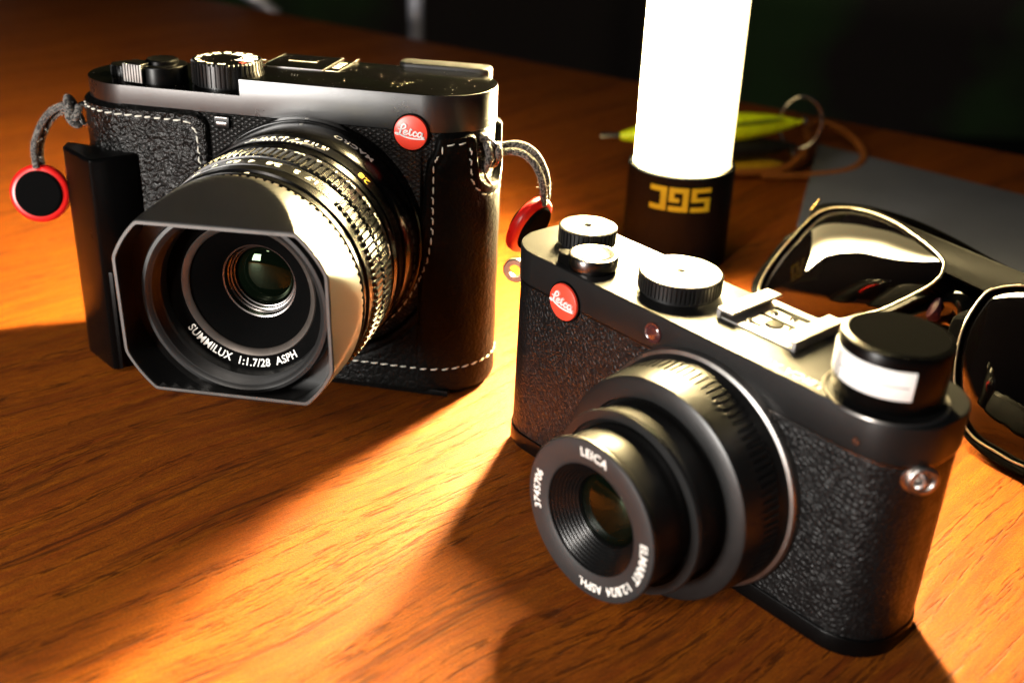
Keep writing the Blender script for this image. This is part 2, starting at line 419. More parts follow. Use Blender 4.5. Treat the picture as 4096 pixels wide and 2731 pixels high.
def emblem(parent, fn, rad, name='round_emblem', label=None):
    """fn maps (u, v, w) mm in the badge frame to local coordinates, w outwards"""
    V, F = lathe([(0, 0.95), (rad-.35, .95), (rad-.12, .85), (rad, .55), (rad, -0.3), (0, -.3)], 96)
    o = mesh_obj(name, [fn(x, z, y) for x, y, z in V], F, M['red'], parent, 40, label)
    V, F = lathe([(rad+.05, .3), (rad+.45, .3), (rad+.45, -.2), (rad+.05, -.2)], 96)
    mesh_obj('emblem_seat', [fn(x, z, y) for x, y, z in V], F, M['matt'], o, 40)
    mb = MB()
    for P, W in emblem_strokes():
        pts = catmull([(x, y, 0) for x, y in P], 6); ws = []
        for i in range(len(pts)):
            t = i/(len(pts)-1)*(len(W)-1); k = min(int(t), len(W)-2) if len(W) > 1 else 0; fr = t-k; ws.append((W[k]*(1-fr)+W[k+1]*fr)*1.02)
        n = len(pts); V = []; F = []
        for i, p in enumerate(pts):
            a = pts[max(i-1, 0)]; b = pts[min(i+1, n-1)]; d = (b-a).normalized(); nn = Vector((-d.y, d.x, 0))*ws[i]
            for s_, h in ((1, .9), (.75, 1.32), (-.75, 1.32), (-1, .9)):
                q = (p+nn*s_)*rad; V.append((q.x, q.y, h))
        for i in range(n-1):
            for k in range(3): F.append((i*4+k, i*4+k+1, i*4+k+5, i*4+k+4))
        F.append((0, 1, 2, 3)); F.append(((n-1)*4+3, (n-1)*4+2, (n-1)*4+1, (n-1)*4))
        mb.add([fn(*v) for v in V], F)
        for e in (0, n-1):
            cV, cF = lathe([(0, 1.32), (ws[e]*rad*.75, 1.32), (ws[e]*rad, .9), (0, .9)], 12)
            mb.add([fn(x+pts[e].x*rad, z+pts[e].y*rad, y) for x, y, z in cV], cF)
    mb.build('emblem_script', M['silver_letter'], o, 50)
    return o

# ------------------------------------------------------------------ the setting
tb = MB()
ex, ey = 239+195, 618-913; L_ = math.hypot(ex, ey); ex /= L_; ey /= L_
A_ = Vector((-195, 913)) - Vector((ex, ey))*900; B_ = Vector((239, 618)) + Vector((ex, ey))*900
nrm_ = Vector((ey, -ex)); 
if nrm_.y > 0: nrm_ = -nrm_
P4 = [(A_.x, A_.y), (B_.x, B_.y), tuple(B_+nrm_*1500), tuple(A_+nrm_*1500)]
area_ = sum(P4[i][0]*P4[(i+1) % 4][1]-P4[(i+1) % 4][0]*P4[i][1] for i in range(4))
if area_ < 0: P4 = P4[::-1]
tb.add(*prism(P4, -28, 0, 3, 3))
table = tb.build('wooden_table', M['wood'])
tag(table, 'brown wood grain table top on which both cameras and the lantern stand', 'table')
fl = mesh_obj('floor', [(-4000, -3000, -720), (4000, -3000, -720), (4000, 5000, -720), (-4000, 5000, -720)], [(0, 1, 2, 3)], M['floor']); fl['kind'] = 'structure'
wl = MB(); wl.add(*box(-4000, 4000, 3200, 3300, -719, 1800)); wl = wl.build('wall', M['wall'], smooth=0); wl['kind'] = 'structure'

# ------------------------------------------------------------------ camera in its leather half case
QT = (-0.02588, 0.00385, -0.17948)
QLOC = (-70.315, 333.408, 0.35)
QH = 63.43; QD = 17.85; QTOP = 93.71; QPL = 83.12; QX, QZ = 12.29, 49.76
q = empty('compact_camera', QLOC, QT, 'larger black camera with a square lens hood, sitting in the stitched leather half case', 'camera')
def qv(V): return V
mb = MB(); mb.add(*prism(stadium(QH, QD, seg=28, off=-.3), 3, QPL-.25, .2, 1)); mb.build('leather_body', M['diamond'], q)
# top plate: low shutter side and raised viewfinder side with a step between
out = stadium(QH, QD, seg=28)
low = clip_poly(out, -8.4, -1); high = clip_poly(out, -8.4, 1)
mb = MB(); mb.add(*prism(out, QPL, QTOP-4.85, .0, .25))
mb.add(*prism([(x, y) for x, y in high], QTOP-4.85, QTOP, .28))
top = mb.build('top_plate', M['black_plate_side'], q, 25)
top.data.materials.append(M['black_top'])
for p_ in top.data.polygons:
    if p_.normal.z > .95: p_.material_index = 1  # upward faces take the darkened copy
# thin lower edge chamfer line on low side is part of the plate; marks on top
mb = MB(); z = QTOP+.02
def strip(p, r, w, z, h=.03):
    p = Vector(p); r = Vector(r); d = (r-p).normalized(); n = Vector((-d.y, d.x))*w/2
    P = [p-n, r-n, r+n, p+n]
    return prism([tuple(a) for a in P], z, z+h)
for a, b, wd in (((-13.5, 1.7), (-9.3, 1.7), .28), ((10.6, 1.7), (14.6, 1.7), .28)): mb.add(*strip(a, b, wd, z))
mb.build('white_mark', M['white'], q)
hs = MB()
hs.add(*box(-9.2, 9.6, 1.7, 20.8, QTOP+.0, QTOP+.12, .04))
hs = hs.build('hot_shoe_cover', M['black_top'], q)
mb = MB()
for a, b, wd in (((-9.4, 1.6), (-9.4, 21), .35), ((14.6, 1.6), (14.6, 21), .35), ((9.7, 1.6), (9.7, 21), .14), ((-9.2, 1.5), (9.7, 1.5), .12)): mb.add(*strip(a, b, wd*.7, QTOP+.02, .12))
mb.build('shoe_rail', M['steel'], hs)
mb = MB(); mb.add(*strip((-4.6, 11.2), (4.6, 11.2), .42, QTOP+.13)); mb.add(*strip((-13, 9.2), (-11.2, 9.2), .9, QTOP+.02)); mb.build('shoe_mark', M['white'], hs)
V, F = text_geo('LEICA', 3.1, .02, .03)
mesh_obj('shoe_lettering', [(12.4-y, 10+x, QTOP+.06+z_) for x, y, z_ in V], F, M['white'], hs, 0)
mb = MB()
for cx in (-10.5, 3.2):
    for k in range(3):
        for j in range(2):
            V, F = disc(cx+k*.9+j*.5, -6.2-j*1.5-k*.15, [(0, .03), (.19, .03), (.19, 0), (0, 0)], 10); mb.add([(x, y, z_+QTOP) for x, y, z_ in V], F)
mb.build('microphone_hole', M['steel'], q)
# speed dial with notched rim
def notched(r0, n, depth, j_lo, j_hi):
    def f(r, a, t, j):
        if j_lo <= j <= j_hi:
            ph = (t*n/(2*math.pi)) % 1.0
            return r - (depth if ph > .58 else 0)
        return r
    return f
def knob(name, cx, cy, r, z0, z1, mat, parent, n=40, dep=.4, chamf=.5, label=None):
    prof = [(0, z1), (r-chamf-.3, z1), (r-chamf, z1), (r, z1-chamf), (r, z1-chamf-.05), (r, z0+.6), (r-.9, z0+.55), (r-.9, z0), (0, z0)]
    V, F = disc(cx, cy, prof, n*10, notched(r, n, dep, 3, 5))
    o = mesh_obj(name, V, F, mat, parent, 30, label); o.data.materials.append(M['black_top'])
    for p_ in o.data.polygons:
        if p_.normal.z > .97: p_.material_index = 1  # dial tops are darkened the same way
    return o
DZ = QTOP-4.85
dl = knob('speed_dial', -17.9, -4.2, 10.45, DZ+.02, 96.3, M['black'], q, 46, .42, .55)
mb = MB(); mr = MB()
vals = ['2000', '1000', '500', '250', '125', '60', '30', '15', '8', '4', '2', '1', '2', 'A']
for i, s_ in enumerate(vals):
    if s_ == 'A': continue
    th = R(-12 + 24.6*i)
    V, F = text_geo(s_, 2.9, .02, .10, 'RIGHT')
    # digits run inwards-outwards along the radius
    a = th; ca, sa = math.cos(a), math.sin(a)
    if len(s_) < 3:
        V = [(-y_, x_, z_) for x_, y_, z_ in V] if False else V
    pts = []
    for x_, y_, z_ in V:
        rr = 9.2 + x_; tt = y_
        pts.append((-17.9+rr*ca-tt*sa, -4.2+rr*sa+tt*ca, 96.33+z_))
    mb.add(pts, F)
mb.build('dial_numerals', M['white'], dl, 0)
V, F = text_geo('A', 2.6, .02, .06)
a = R(-33); mesh_obj('dial_letter', [(-17.9+(8.3+x_)*math.cos(a)-y_*math.sin(a), -4.2+(8.3+x_)*math.sin(a)+y_*math.cos(a), 96.33+z_) for x_, y_, z_ in V], F, M['redpaint'], dl, 0)
# power lever collar, shutter button and thumb wheel
cx, cy = -37, -7.5
mb = MB(); P = []
for i in range(72):
    t = 2*math.pi*i/72; rr = 7.2
    P.append((cx+rr*math.cos(t), cy+rr*math.sin(t)))
mb.add(*prism(P, DZ, DZ+5.2, .6))
lev = mb.build('shutter_collar', M['grip'], q)
mb = MB()
tab = [(-46.2, -14.2), (-39.5, -15.4), (-38.5, -10), (-45.2, -8.6)]
mb.add(*prism(tab, DZ+.4, DZ+6.0, .25)); tabo = mb.build('power_lever', M['grip'], q)
mb = MB()
for i in range(7):
    t = (i+.5)/7; p = Vector(tab[0])*(1-t)+Vector(tab[1])*t; d = (Vector(tab[1])-Vector(tab[0])).normalized(); n = Vector((d.y, -d.x))
    c_ = p+n*.12
    mb.add(*prism([tuple(c_-d*.33-n*.3), tuple(c_-d*.3+n*.25), tuple(c_+d*.3+n*.25), tuple(c_+d*.33-n*.3)], DZ+.5, DZ+5.7, .1))
mb.build('lever_ridges', M['steel'], tabo)
V, F = disc(cx, cy, [(0, DZ+6.1), (3.0, DZ+6.2), (4.3, DZ+6.6), (4.7, DZ+6.2), (4.7, DZ+4.9), (0, DZ+4.9)], 64); mesh_obj('shutter_button', V, F, M['grip'], q)
V, F = disc(-51.0, -3.0, [(0, DZ+2.9), (3.2, DZ+3.3), (4.6, DZ+3.1), (5.0, DZ+2.5), (5.0, DZ), (0, DZ)], 200, notched(5, 24, .3, 3, 4)); mesh_obj('thumb_wheel', V, F, M['grip'], q)
# eyepiece hump at the back
mb = MB(); mb.add(*prism(stadium(14.5, 3.8, 3, 8), 80, 94.9, .9, .5)); mb.xf(lambda v: (v[0]+43, v[1]+20.6, v[2])); mb.build('eyepiece', M['black_soft'], q)
# focus assist lamp window
mb = MB(); mb.add(*box(-16.3, -11.9, -18.9, -17.3, 79.1, 82.6, .25)); fw_ = mb.build('lamp_window', M['grip'], q)
mb = MB(); mb.add(*box(-15.6, -12.6, -19.15, -18.8, 80.0, 81.0, .1)); mb.add(*box(-15.9, -12.3, -19.1, -18.8, 81.9, 82.4, .08)); mb.build('lamp_glass', M['dark_steel'], fw_)
# emblem
emblem(q, lambda u, v, w_: (42.9+u, -QD-.15-w_, 82.9+v), 4.95, 'round_emblem')
# strap lugs
mb = MB(); mb.add(*torus((63.6, -6.5, 75.5), (.25, .97, .1), 3.1, .85, sc=(.75, 1.15))); mb.build('strap_lug', M['dark_steel'], q)
mb = MB(); mb.add(*torus((-65.6, -6.0, 75.6), (.3, .95, 0), 3.0, .8, sc=(.8, 1.1))); mb.build('strap_lug', M['chrome'], q)

# ---- lens
def LP(name, prof, mat, seg=160, rad=None, parent=q, label=None, smooth=30): return lens_part(name, prof, mat, parent, QX, QZ, seg, rad, label, smooth)
flange = LP('lens_flange', [(20, -17), (34.7, -17), (34.6, -20.7), (34.3, -21.1), (33.6, -21.2)], M['lens_black'])
macro = LP('macro_ring', [(33.2, -21.0), (34.1, -21.35), (34.2, -21.7), (33.9, -31.2), (33.3, -32.9), (30, -33.0)], M['lens_black'])
scale = LP('depth_scale_ring', [(31.5, -32.8), (33.0, -33.0), (33.0, -38.5), (32.6, -38.9), (32.2, -40.6), (30.5, -40.8)], M['lens_black'])
def kn(n, d, lo, hi, skip=None):
    def f(r, a, t, j):
        if lo <= j <= hi:
            ph = (t*n/(2*math.pi)) % 1.0
            if skip and skip(math.degrees(t) % 360): return r - d*.0
            return r - (d if ph > .60 else 0)
        return r
    return f
focus = LP('focus_ring', [(30.5, -40.7), (31.9, -41.0), (32.0, -44.6), (32.8, -44.9), (32.9, -45.1), (32.9, -51.2), (32.5, -51.7), (31.0, -51.8)], M['ring_black'], 1100, kn(110, .75, 4, 5))
aper = LP('aperture_ring', [(31.0, -51.6), (32.0, -52.0), (31.95, -53), (31.9, -57.3), (31.9, -57.7), (31.0, -57.8)], M['ring_black'], 1080,
          lambda r, a, t, j: (r+.75-(.8 if (t*108/(2*math.pi)) % 1 > .6 else 0)) if (2 <= j <= 3 and (((math.degrees(t)+44) % 360) < 92 or 136 < math.degrees(t) < 228)) else r)
LP('front_collar', [(31.0, -57.7), (31.8, -58.0), (31.6, -61.0), (31.0, -61.3), (31.0, -63.6), (31.5, -64.0), (31.5, -64.8), (30.6, -64.9)], M['lens_black'])
LP('hood_thread', [(30, -64.8), (31.2, -65.0), (31.2, -67.2), (30, -67.3)], M['bronze'], 900, kn(90, .45, 1, 2))
# engraved scales
def cyl_text(mb, txt, th, a0, rr, size, bold=.07, spacing=1.0, stretch=1.0):
    V, F = text_geo(txt, size, .03, bold, spacing=spacing, stretch=stretch)
    mb.add([(QX+(rr+z_)*math.cos(R(th)+x_/rr), a0-y_, QZ+(rr+z_)*math.sin(R(th)+x_/rr)) for x_, y_, z_ in V], F)
def cyl_line(mb, pts, rr, wdt):
    P = [Vector((QX+rr*math.cos(R(t)), a, QZ+rr*math.sin(R(t)))) for t, a in pts]
    mb.add(*tube(P, wdt, 6))
mb = MB(); cyl_text(mb, 'MACRO', 61, -26.3, 34.12, 3.1, .07, 1.12, 1.1)
mb.build('macro_lettering', M['white'], macro, 0)
def dot(mb, th, a0, rr, d):
    V, F = lathe([(0, .04), (d, .04), (d, -.1), (0, -.1)], 20)
    mb.add([(QX+(rr+y)*math.cos(R(th)+x/rr), a0-z_, QZ+(rr+y)*math.sin(R(th)+x/rr)) for x, y, z_ in V], F)
mb = MB(); dot(mb, 90, -19.1, 34.65, .55); mb.build('index_dot', M['white'], flange, 0)
mb = MB(); dot(mb, 90, -23.6, 34.15, .55); mb.build('index_dot', M['white'], macro, 0)
mb = MB(); dot(mb, 90, -62.7, 31.0, .75)
mb.build('index_dot', M['white'], q, 0)
mb = MB()
for th, s_ in ((92.9, '4'), (97.0, '8'), (101.8, '11'), (107.6, '16'), (84.8, '4'), (80.2, '8'), (75.9, '11'), (70.4, '16')): cyl_text(mb, s_, th, -34.6, 33.02, 2.3, .07)
cyl_line(mb, [(90.2, -34.3), (90.2, -38.2)], 33.05, .16); cyl_line(mb, [(91.2, -34.3), (89.3, -34.3)], 33.05, .16)
for s_ in (1, -1):
    for k, (to, ti) in enumerate(((4.6, 3.0), (9, 5.2), (14.5, 7.6), (20.5, 9.5))):
        cyl_line(mb, [(90.2+s_*to, -35.9-.12*k), (90.2+s_*ti, -37.2), (90.2+s_*(ti-.3), -38.3)], 33.05, .11)
mb.build('depth_lettering', M['white'], scale, 0)
mb = MB(); cyl_text(mb, '28', 47.2, -36.2, 33.02, 3.9, .06, 1.05); mb.build('focal_lettering', M['yellow'], scale, 0)
mb = MB()
for th, s_ in ((87.9, 'AF'), (68, '2'), (58.4, '1'), (49.5, '0.7'), (38.4, '0.5'), (28.6, '0.4'), (12.2, '0.3')): cyl_text(mb, s_, th, -42.9, 32.0, 2.7, .08, 1.05)
for sg in (0, 1):      # infinity sign: two loops
    cyl_line(mb, [(78+(1.25 if sg else -1.25)+1.25*math.cos(2*math.pi*i/16), -42.9+.65*math.sin(2*math.pi*i/16)) for i in range(17)], 32.03, .15)
mb.build('distance_lettering', M['white'], focus, 0)
mb = MB()
for th in (65.5, 55.5, 46.5, 36): cyl_line(mb, [(th+1, -44.4), (th-.2, -44.4), (th-.2, -45.0)], 32.4, .13)
mb.build('feet_marks', M['yellow'], focus, 0)
mb = MB()
for th, s_ in ((123, '11'), (112.5, '8'), (102.5, '5.6'), (93.2, '4'), (82.4, '2.8'), (71, '2'), (62.6, '1.7')): cyl_text(mb, s_, th, -54.8, 31.97, 2.9, .12, 1.05)
mb.build('aperture_lettering', M['white'], aper, 0)
mb = MB(); cyl_text(mb, 'A', 52.5, -54.8, 31.97, 2.7, .08); mb.build('aperture_letter', M['redpaint'], aper, 0)

# ---- lens hood: a tube cut by four inclined planes
def hood_section(y, inner=0.0):
    t = (y+67.3)/(-81.7+67.3)
    a = 32.0+(28.4-32.0)*t; b = 31.9+(23.3-31.9)*t; rc = 31.7-.5*t
    a -= inner; b -= inner; rc -= inner
    return a, b, rc
def hood_ring(y, inner=0.0, n=360):
    a, b, rc = hood_section(y, inner); P = []
    for i in range(n):
        th = 2*math.pi*i/n; c, s_ = abs(math.cos(th)), abs(math.sin(th))
        rs = [rc, a/max(c, 1e-6), b/max(s_, 1e-6)]
        k = 26.0
        m0 = min(rs); r_ = m0 - math.log(sum(math.exp(-(x-m0)*6) for x in rs))/6   # slightly softened corners
        ph = th+R(1.5)
        P.append((QX+r_*math.cos(ph), y, QZ+r_*math.sin(ph)))
    return P
ys = [-67.3-i*.9 for i in range(16)] + [-81.5]
rings = [hood_ring(-67.2, 1.5)] + [hood_ring(y) for y in ys] + [hood_ring(-81.75, .15), hood_ring(-81.75, .95)] + [hood_ring(y, 1.15) for y in (-81.5, -79, -76, -73, -70.5)] + [hood_ring(-70.2, 4)]
# back floor annulus down to the filter ring
cr_ = [(QX+24.5*math.cos(2*math.pi*i/360+R(1.5)), -70.0, QZ+24.5*math.sin(2*math.pi*i/360+R(1.5))) for i in range(360)]
rings.append(cr_)
V = [p for r_ in rings for p in r_]; F = []
for j in range(len(rings)-1):
    for i in range(360): k = (i+1) % 360; F.append((j*360+i, j*360+k, (j+1)*360+k, (j+1)*360+i))
hood = mesh_obj('lens_hood', V, F, M['hood'], q, 14)
rim = [hood_ring(-81.72, .12), hood_ring(-81.86, .22), hood_ring(-81.86, .95), hood_ring(-81.6, 1.05)]
V = [p for r_ in rim for p in r_]; F = []
for j in range(3):
    for i in range(360): k = (i+1) % 360; F.append((j*360+i, j*360+k, (j+1)*360+k, (j+1)*360+i))
mesh_obj('hood_rim', V, F, plain('pale_hood_edge', (.09, .088, .085), .35, .3), hood, 30)  # rim in a paler grey than the hood
# inner barrel
prof = [(25.6, -66), (25.6, -74.2), (25.1, -75.1), (24.2, -75.2), (23.5, -74.8)]
y = -74.6
while y > -71.0+0.01 or y < -71.0:
    prof += [(23.3, y+.12), (22.9, y+.42)]; y += .7
    if y > -70.8: break
prof += [(22.4, -70.2), (22.2, -67.2)]
LP('filter_ring', prof, M['black_soft'], 128)
name_ring = LP('name_ring', [(22.4, -67.3), (21.9, -67.2), (18.6, -65.9)], M['matt'])
LP('front_bezel', [(18.7, -66.0), (18.4, -66.3), (17.2, -65.6), (16.9, -65.1), (16.9, -64)], M['bronze'])
LP('light_baffle', [(17.0, -64.8), (14, -62.6), (10.4, -58.6), (10.2, -58.4)], M['matt'])
LP('inner_ring', [(10.4, -58.7), (10.0, -58.6), (9.8, -57.0), (9.4, -56.8), (9.3, -56.2), (8.9, -56.1), (8.7, -55.2), (8.4, -55.1), (8.3, -54.0)], M['dark_steel'])
LP('front_element', [(8.6, -53.6)]+[(8.6*math.cos(a), -53.6-2.3*math.sin(a)) for a in [R(x) for x in range(8, 91, 6)]]+[(0, -55.9)], M['glass_dark'], 96, smooth=80)
mb = MB()
def ring_text(mb, txt, th0, rr, y0, size, inward=True, bold=.03, spacing=1.0, cx=QX, cz=QZ, slope=0.0, stretch=1.0):
    V, F = text_geo(txt, size, .03, bold, spacing=spacing, stretch=stretch)
    for i, (x_, y_, z_) in enumerate(V):
        if inward: r_ = rr-y_; th = R(th0)+x_/rr
        else: r_ = rr+y_; th = R(th0)-x_/rr
        V[i] = (cx+r_*math.cos(th), y0-z_+slope*(rr-r_), cz+r_*math.sin(th))
    mb.add(V, F)
ring_text(mb, 'SUMMILUX  1:1.7/28  ASPH', -98.2, 20.45, -66.68, 2.75, True, .045, 1.06, slope=.39, stretch=1.0)
mb.build('lens_lettering', M['white'], name_ring, 0)

# ------------------------------------------------------------------ leather half case (the camera sits in it)
case = empty('leather_half_case', QLOC, QT, 'black leather half case with pale stitching around the larger camera', 'camera case')
perim = stadium(QH, QD, seg=60)
# dense perimeter samples with normals
def perimeter(off=0.0, step=.45):
    out = []; hw, hd = QH+off*0, QD
    r = hd; L1 = 2*(hw-r); L2 = math.pi*r; tot = 2*L1+2*L2; n = int(tot/step)
    for i in range(n):
        s_ = tot*i/n
        if s_ < L1: out.append((-(hw-r)+s_, -hd, 0, -1, s_))
        elif s_ < L1+L2: a = -math.pi/2+(s_-L1)/r; out.append((hw-r+r*math.cos(a), r*math.sin(a), math.cos(a), math.sin(a), s_))
        elif s_ < 2*L1+L2: out.append((hw-r-(s_-L1-L2), hd, 0, 1, s_))
        else: a = math.pi/2+(s_-2*L1-L2)/r; out.append((-(hw-r)+r*math.cos(a), r*math.sin(a), math.cos(a), math.sin(a), s_))
    return out, L1, L2, tot
PER, L1, L2, TOT = perimeter()
sx0 = -(QH-QD)     # front s=0 at this x
# cut-out outline in (s, z), front face: s = x - sx0
def xs(x): return x-sx0
prof_pts = []
def top_height(s_):
    # left end arc + flap: full height
    x = s_+sx0
    if s_ <= L1:
        if x < -18.4:
            d = -18.4-x; rr = 5.5
            return 83.6 if d > rr else 83.6-rr+math.sqrt(max(0, rr*rr-(rr-d)**2))
        if x < 46.0:
            dd = 38.2**2-(x-12.3)**2
            return 49.8-math.sqrt(max(dd, 0)) if x < 12.3+37.5 and dd > 0 else 49.8
    # front right: contour
    C_ = [(46.0, 48), (46.6, 66), (46.9, 72.5), (47.8, 75.5), (49.2, 77.4), (49.9, 80.5), (50.6, 82.6), (52.0, 83.3), (59.6, 83.4), (61.4, 82.6), (62.1, 80.9), (62.5, 75), (63.2, 71), (64.6, 68.3), (67.2, 66.6), (70, 66.2), (73, 67), (75.2, 69.4), (76.2, 73), (76.6, 80), (77.4, 83), (79, 83.4)]
    if x <= 79 and s_ < L1+L2:
        for (a, za), (b, zb) in zip(C_, C_[1:]):
            if a <= x <= b: t = (x-a)/(b-a); return za+(zb-za)*t
    if TOT-25 > s_ > TOT-34: return 70.5
    return 83.4
tops = [top_height(p[4]) for p in PER]
n = len(PER); NZ = 64
# polyline of the edge for distance queries
edge = []
for i in range(n):
    a = (PER[i][4], tops[i]); b = (PER[(i+1) % n][4] if i < n-1 else TOT, tops[(i+1) % n]); edge.append((a, b))
def dist_edge(s_, z_, i):
    best = 99
    for k in range(i-12, i+13):
        (ax, az), (bx, bz) = edge[k % n]
        if k < 0: ax -= TOT; bx -= TOT
        if k >= n: ax += TOT; bx += TOT
        dx, dz = bx-ax, bz-az; l2 = dx*dx+dz*dz
        t = max(0, min(1, ((s_-ax)*dx+(z_-az)*dz)/l2)) if l2 > 0 else 0
        d = math.hypot(s_-ax-t*dx, z_-az-t*dz)
        if d < best: best = d
    return best
V = []; F = []
TH = 1.75
for i, (x, y, nx, ny, s_) in enumerate(PER):
    for j in range(NZ+1):
        u = j/NZ; z_ = u*tops[i]
        d = dist_edge(s_, z_, i)
        tt = min(d/1.3, 1); off = -.25+(TH+.25)*math.sqrt(max(0, 1-(1-tt)**2))
        gd = abs(d-3.0); off -= .28*math.exp(-(gd/.5)**2) if gd < 2 else 0       # stitch groove
        if z_ < 2.5: off -= (2.5-z_)**2*.22
        off += .10*math.sin(s_*.31+z_*.17)*math.sin(z_*.23+1)*min(1, d/8)
        V.append((x+nx*off, y+ny*off, z_))
for i in range(n):
    k = (i+1) % n
    for j in range(NZ): F.append((i*(NZ+1)+j, k*(NZ+1)+j, k*(NZ+1)+j+1, i*(NZ+1)+j+1))
F.append(tuple(i*(NZ+1) for i in range(n))[::-1])
shell = mesh_obj('case_shell', V, F, M['case'], case, 40)
# stitches: short pale capsules along an inset of the edge
def on_case(s_, z_, off=TH+.05):
    i = int((s_ % TOT)/TOT*n) % n; x, y, nx, ny, _ = PER[i]
    return Vector((x+nx*off, y+ny*off, z_)), Vector((nx, ny, 0))
def stitches(path, step=3.05, ln=1.95, r=.30):
    mb = MB(); P = catmull([(a, b, 0) for a, b in path], 12); acc = 0; last = P[0]; seg = []; L = [0]
    for a, b in zip(P, P[1:]): L.append(L[-1]+(b-a).length)
    def at(l):
        for i in range(len(P)-1):
            if L[i] <= l <= L[i+1]: t = (l-L[i])/max(1e-6, L[i+1]-L[i]); return P[i].lerp(P[i+1], t)
        return P[-1]
    l = .5
    while l+ln < L[-1]:
        pts = []
        jit = random.uniform(-.12, .12)
        for k in range(7):
            t = k/6; a = at(l+ln*t); b = at(min(l+ln*t+.1, L[-1])); d = (b-a)
            if d.length < 1e-6: d = Vector((1, 0, 0))
            d.normalize(); nn = Vector((-d.y, d.x, 0))
            w_ = a+nn*((t-.5)*.35+jit*.5)
            p, nr = on_case(w_.x, w_.y, TH-.12+.22*math.sin(math.pi*t)); pts.append(p)
        mb.add(*tube(pts, lambda t: r*(.55+.45*math.sin(math.pi*min(max(t, .05), .95))), 8)); l += step
    return mb
stitches([(-20.6, 80.6), (xs(-50), 80.7), (xs(-40), 80.6), (xs(-26), 80.4), (xs(-23), 79.2), (xs(-21.6), 76.5), (xs(-21.4), 70), (xs(-21.4), 58)], 3.1, 2.1, .28).build('stitch_row', M['thread'], case)
for path in ([(xs(52.6), 80.1), (xs(59.2), 80.3)], [(xs(52.3), 80.0), (xs(51.5), 77.2), (xs(49.8), 74.0), (xs(49.6), 62), (xs(49.2), 50), (xs(46.5), 40), (xs(41.5), 30.5), (xs(35), 23), (xs(28), 17)],
             [(xs(59.8), 79.3), (xs(60), 72), (xs(61.3), 67.5), (xs(65), 64), (xs(70), 63.2), (xs(75), 64.6), (xs(78.6), 69), (xs(79), 78)],
             [(xs(18), 9.3), (xs(45), 9.3), (xs(70), 9.3), (xs(90), 9.3)], [(-21.2, 80.4), (-21.6, 66)]):
    stitches(path, 3.1, 2.0, .23).build('stitch_row', M['thread'], case)
# metal eyelet cup behind the lug
mb = MB(); rimp = [on_case(xs(69.8)+5.6*math.cos(R(a)), 73.0+7.0*math.sin(R(a)), TH+.1)[0] for a in range(170, 372, 6)]
mb.add(*tube(rimp, .45, 8)); mb.build('eyelet_rim', M['dark_steel'], case)
# finger grip fixed to the case front
gp = [(-67.5, -14.5), (-66.5, -18.5), (-64.5, -20.8), (-52.6, -29.6), (-51.2, -30.3), (-49.9, -29.9), (-41.6, -21.0), (-41.0, -19.0), (-41.5, -15)]
mb = MB(); mb.add(*prism(gp, .6, 69.2, 1.1, .5, 4)); mb.build('finger_grip', M['grip'], case)
mb = MB(); mb.add(*box(-49.2, -48.1, -30.0, -26.5, 1.2, 34, .2)); mb.add(*box(-66, 55, -19.0, 17, .15, 2.2, .3)); mb.build('base_plate', M['grip'], case)

# ------------------------------------------------------------------ strap connectors (cord + red disc)
def q2w(p):
    return Matrix.Translation(Vector(QLOC)) @ (Matrix.Rotation(QT[2], 4, 'Z') @ Matrix.Rotation(QT[1], 4, 'Y') @ Matrix.Rotation(QT[0], 4, 'X')) @ Vector(p)
def connector(cpts, disc_c, nrm, r, label, sep, knot):
    rt = empty('strap_connector', QLOC, QT, label, 'strap connector', 'strap connectors hanging from the larger camera')
    mb = MB()
    for s_ in (-1, 1):
        P = catmull([Vector(p)+Vector(sep)*s_*(1+.0*i) for i, p in enumerate(cpts)], 10)
        mb.add(*tube(P, 1.12, 14))
    for c_, ax, r0 in knot: mb.add(*torus(c_, ax, r0, 1.15, 28, 12))
    cord = mb.build('cord', M['cord'], rt)
    fz = MB()
    for i in range(70):
        P = catmull([Vector(p) for p in cpts], 10); p = random.choice(P)+Vector((random.uniform(-1, 1), random.uniform(-1, 1), random.uniform(-1, 1))).normalized()*1.9
        d = Vector((random.uniform(-1, 1), random.uniform(-1, 1), random.uniform(-.6, 1))).normalized()*random.uniform(.6, 1.6)
        e_ = Vector((random.uniform(-1, 1), random.uniform(-1, 1), random.uniform(-1, 1)))*.5
        fz.add(*tube([p-d*.3, p+d*.4+e_*.3, p+d+e_], .045, 5))
    fz.build('loose_fibre', M['thread'], cord)
    nz = Vector(nrm).normalized(); u = nz.cross(Vector((0, 0, 1))).normalized(); v = nz.cross(u)
    def place(V): return [tuple(Vector(disc_c)+u*x+v*z+nz*y) for x, y, z in V]
    V, F = lathe([(0, -1.6), (r-1.0, -1.6), (r-.3, -1.3), (r, -.7), (r-.12, 0), (r, .7), (r-.3, 1.4), (r-1.1, 1.9), (r-2.1, 2.0), (0, 2.0)], 96)
    d_ = mesh_obj('red_disc', place(V), F, M['redrubber'], rt, 40)
    for sg in (1, -1):
        V, F = lathe([(r-2.1, 1.2), (r-2.0, 2.0), (r-2.2, 2.7), (r-2.7, 3.0), (0, 3.05)] if sg > 0 else [(r-2.6, -1.3), (r-2.6, -2.2), (r-3.4, -3.0), (0, -3.1)], 96)
        mesh_obj('black_cap', place(V), F, M['lid'], d_, 20)
    return rt
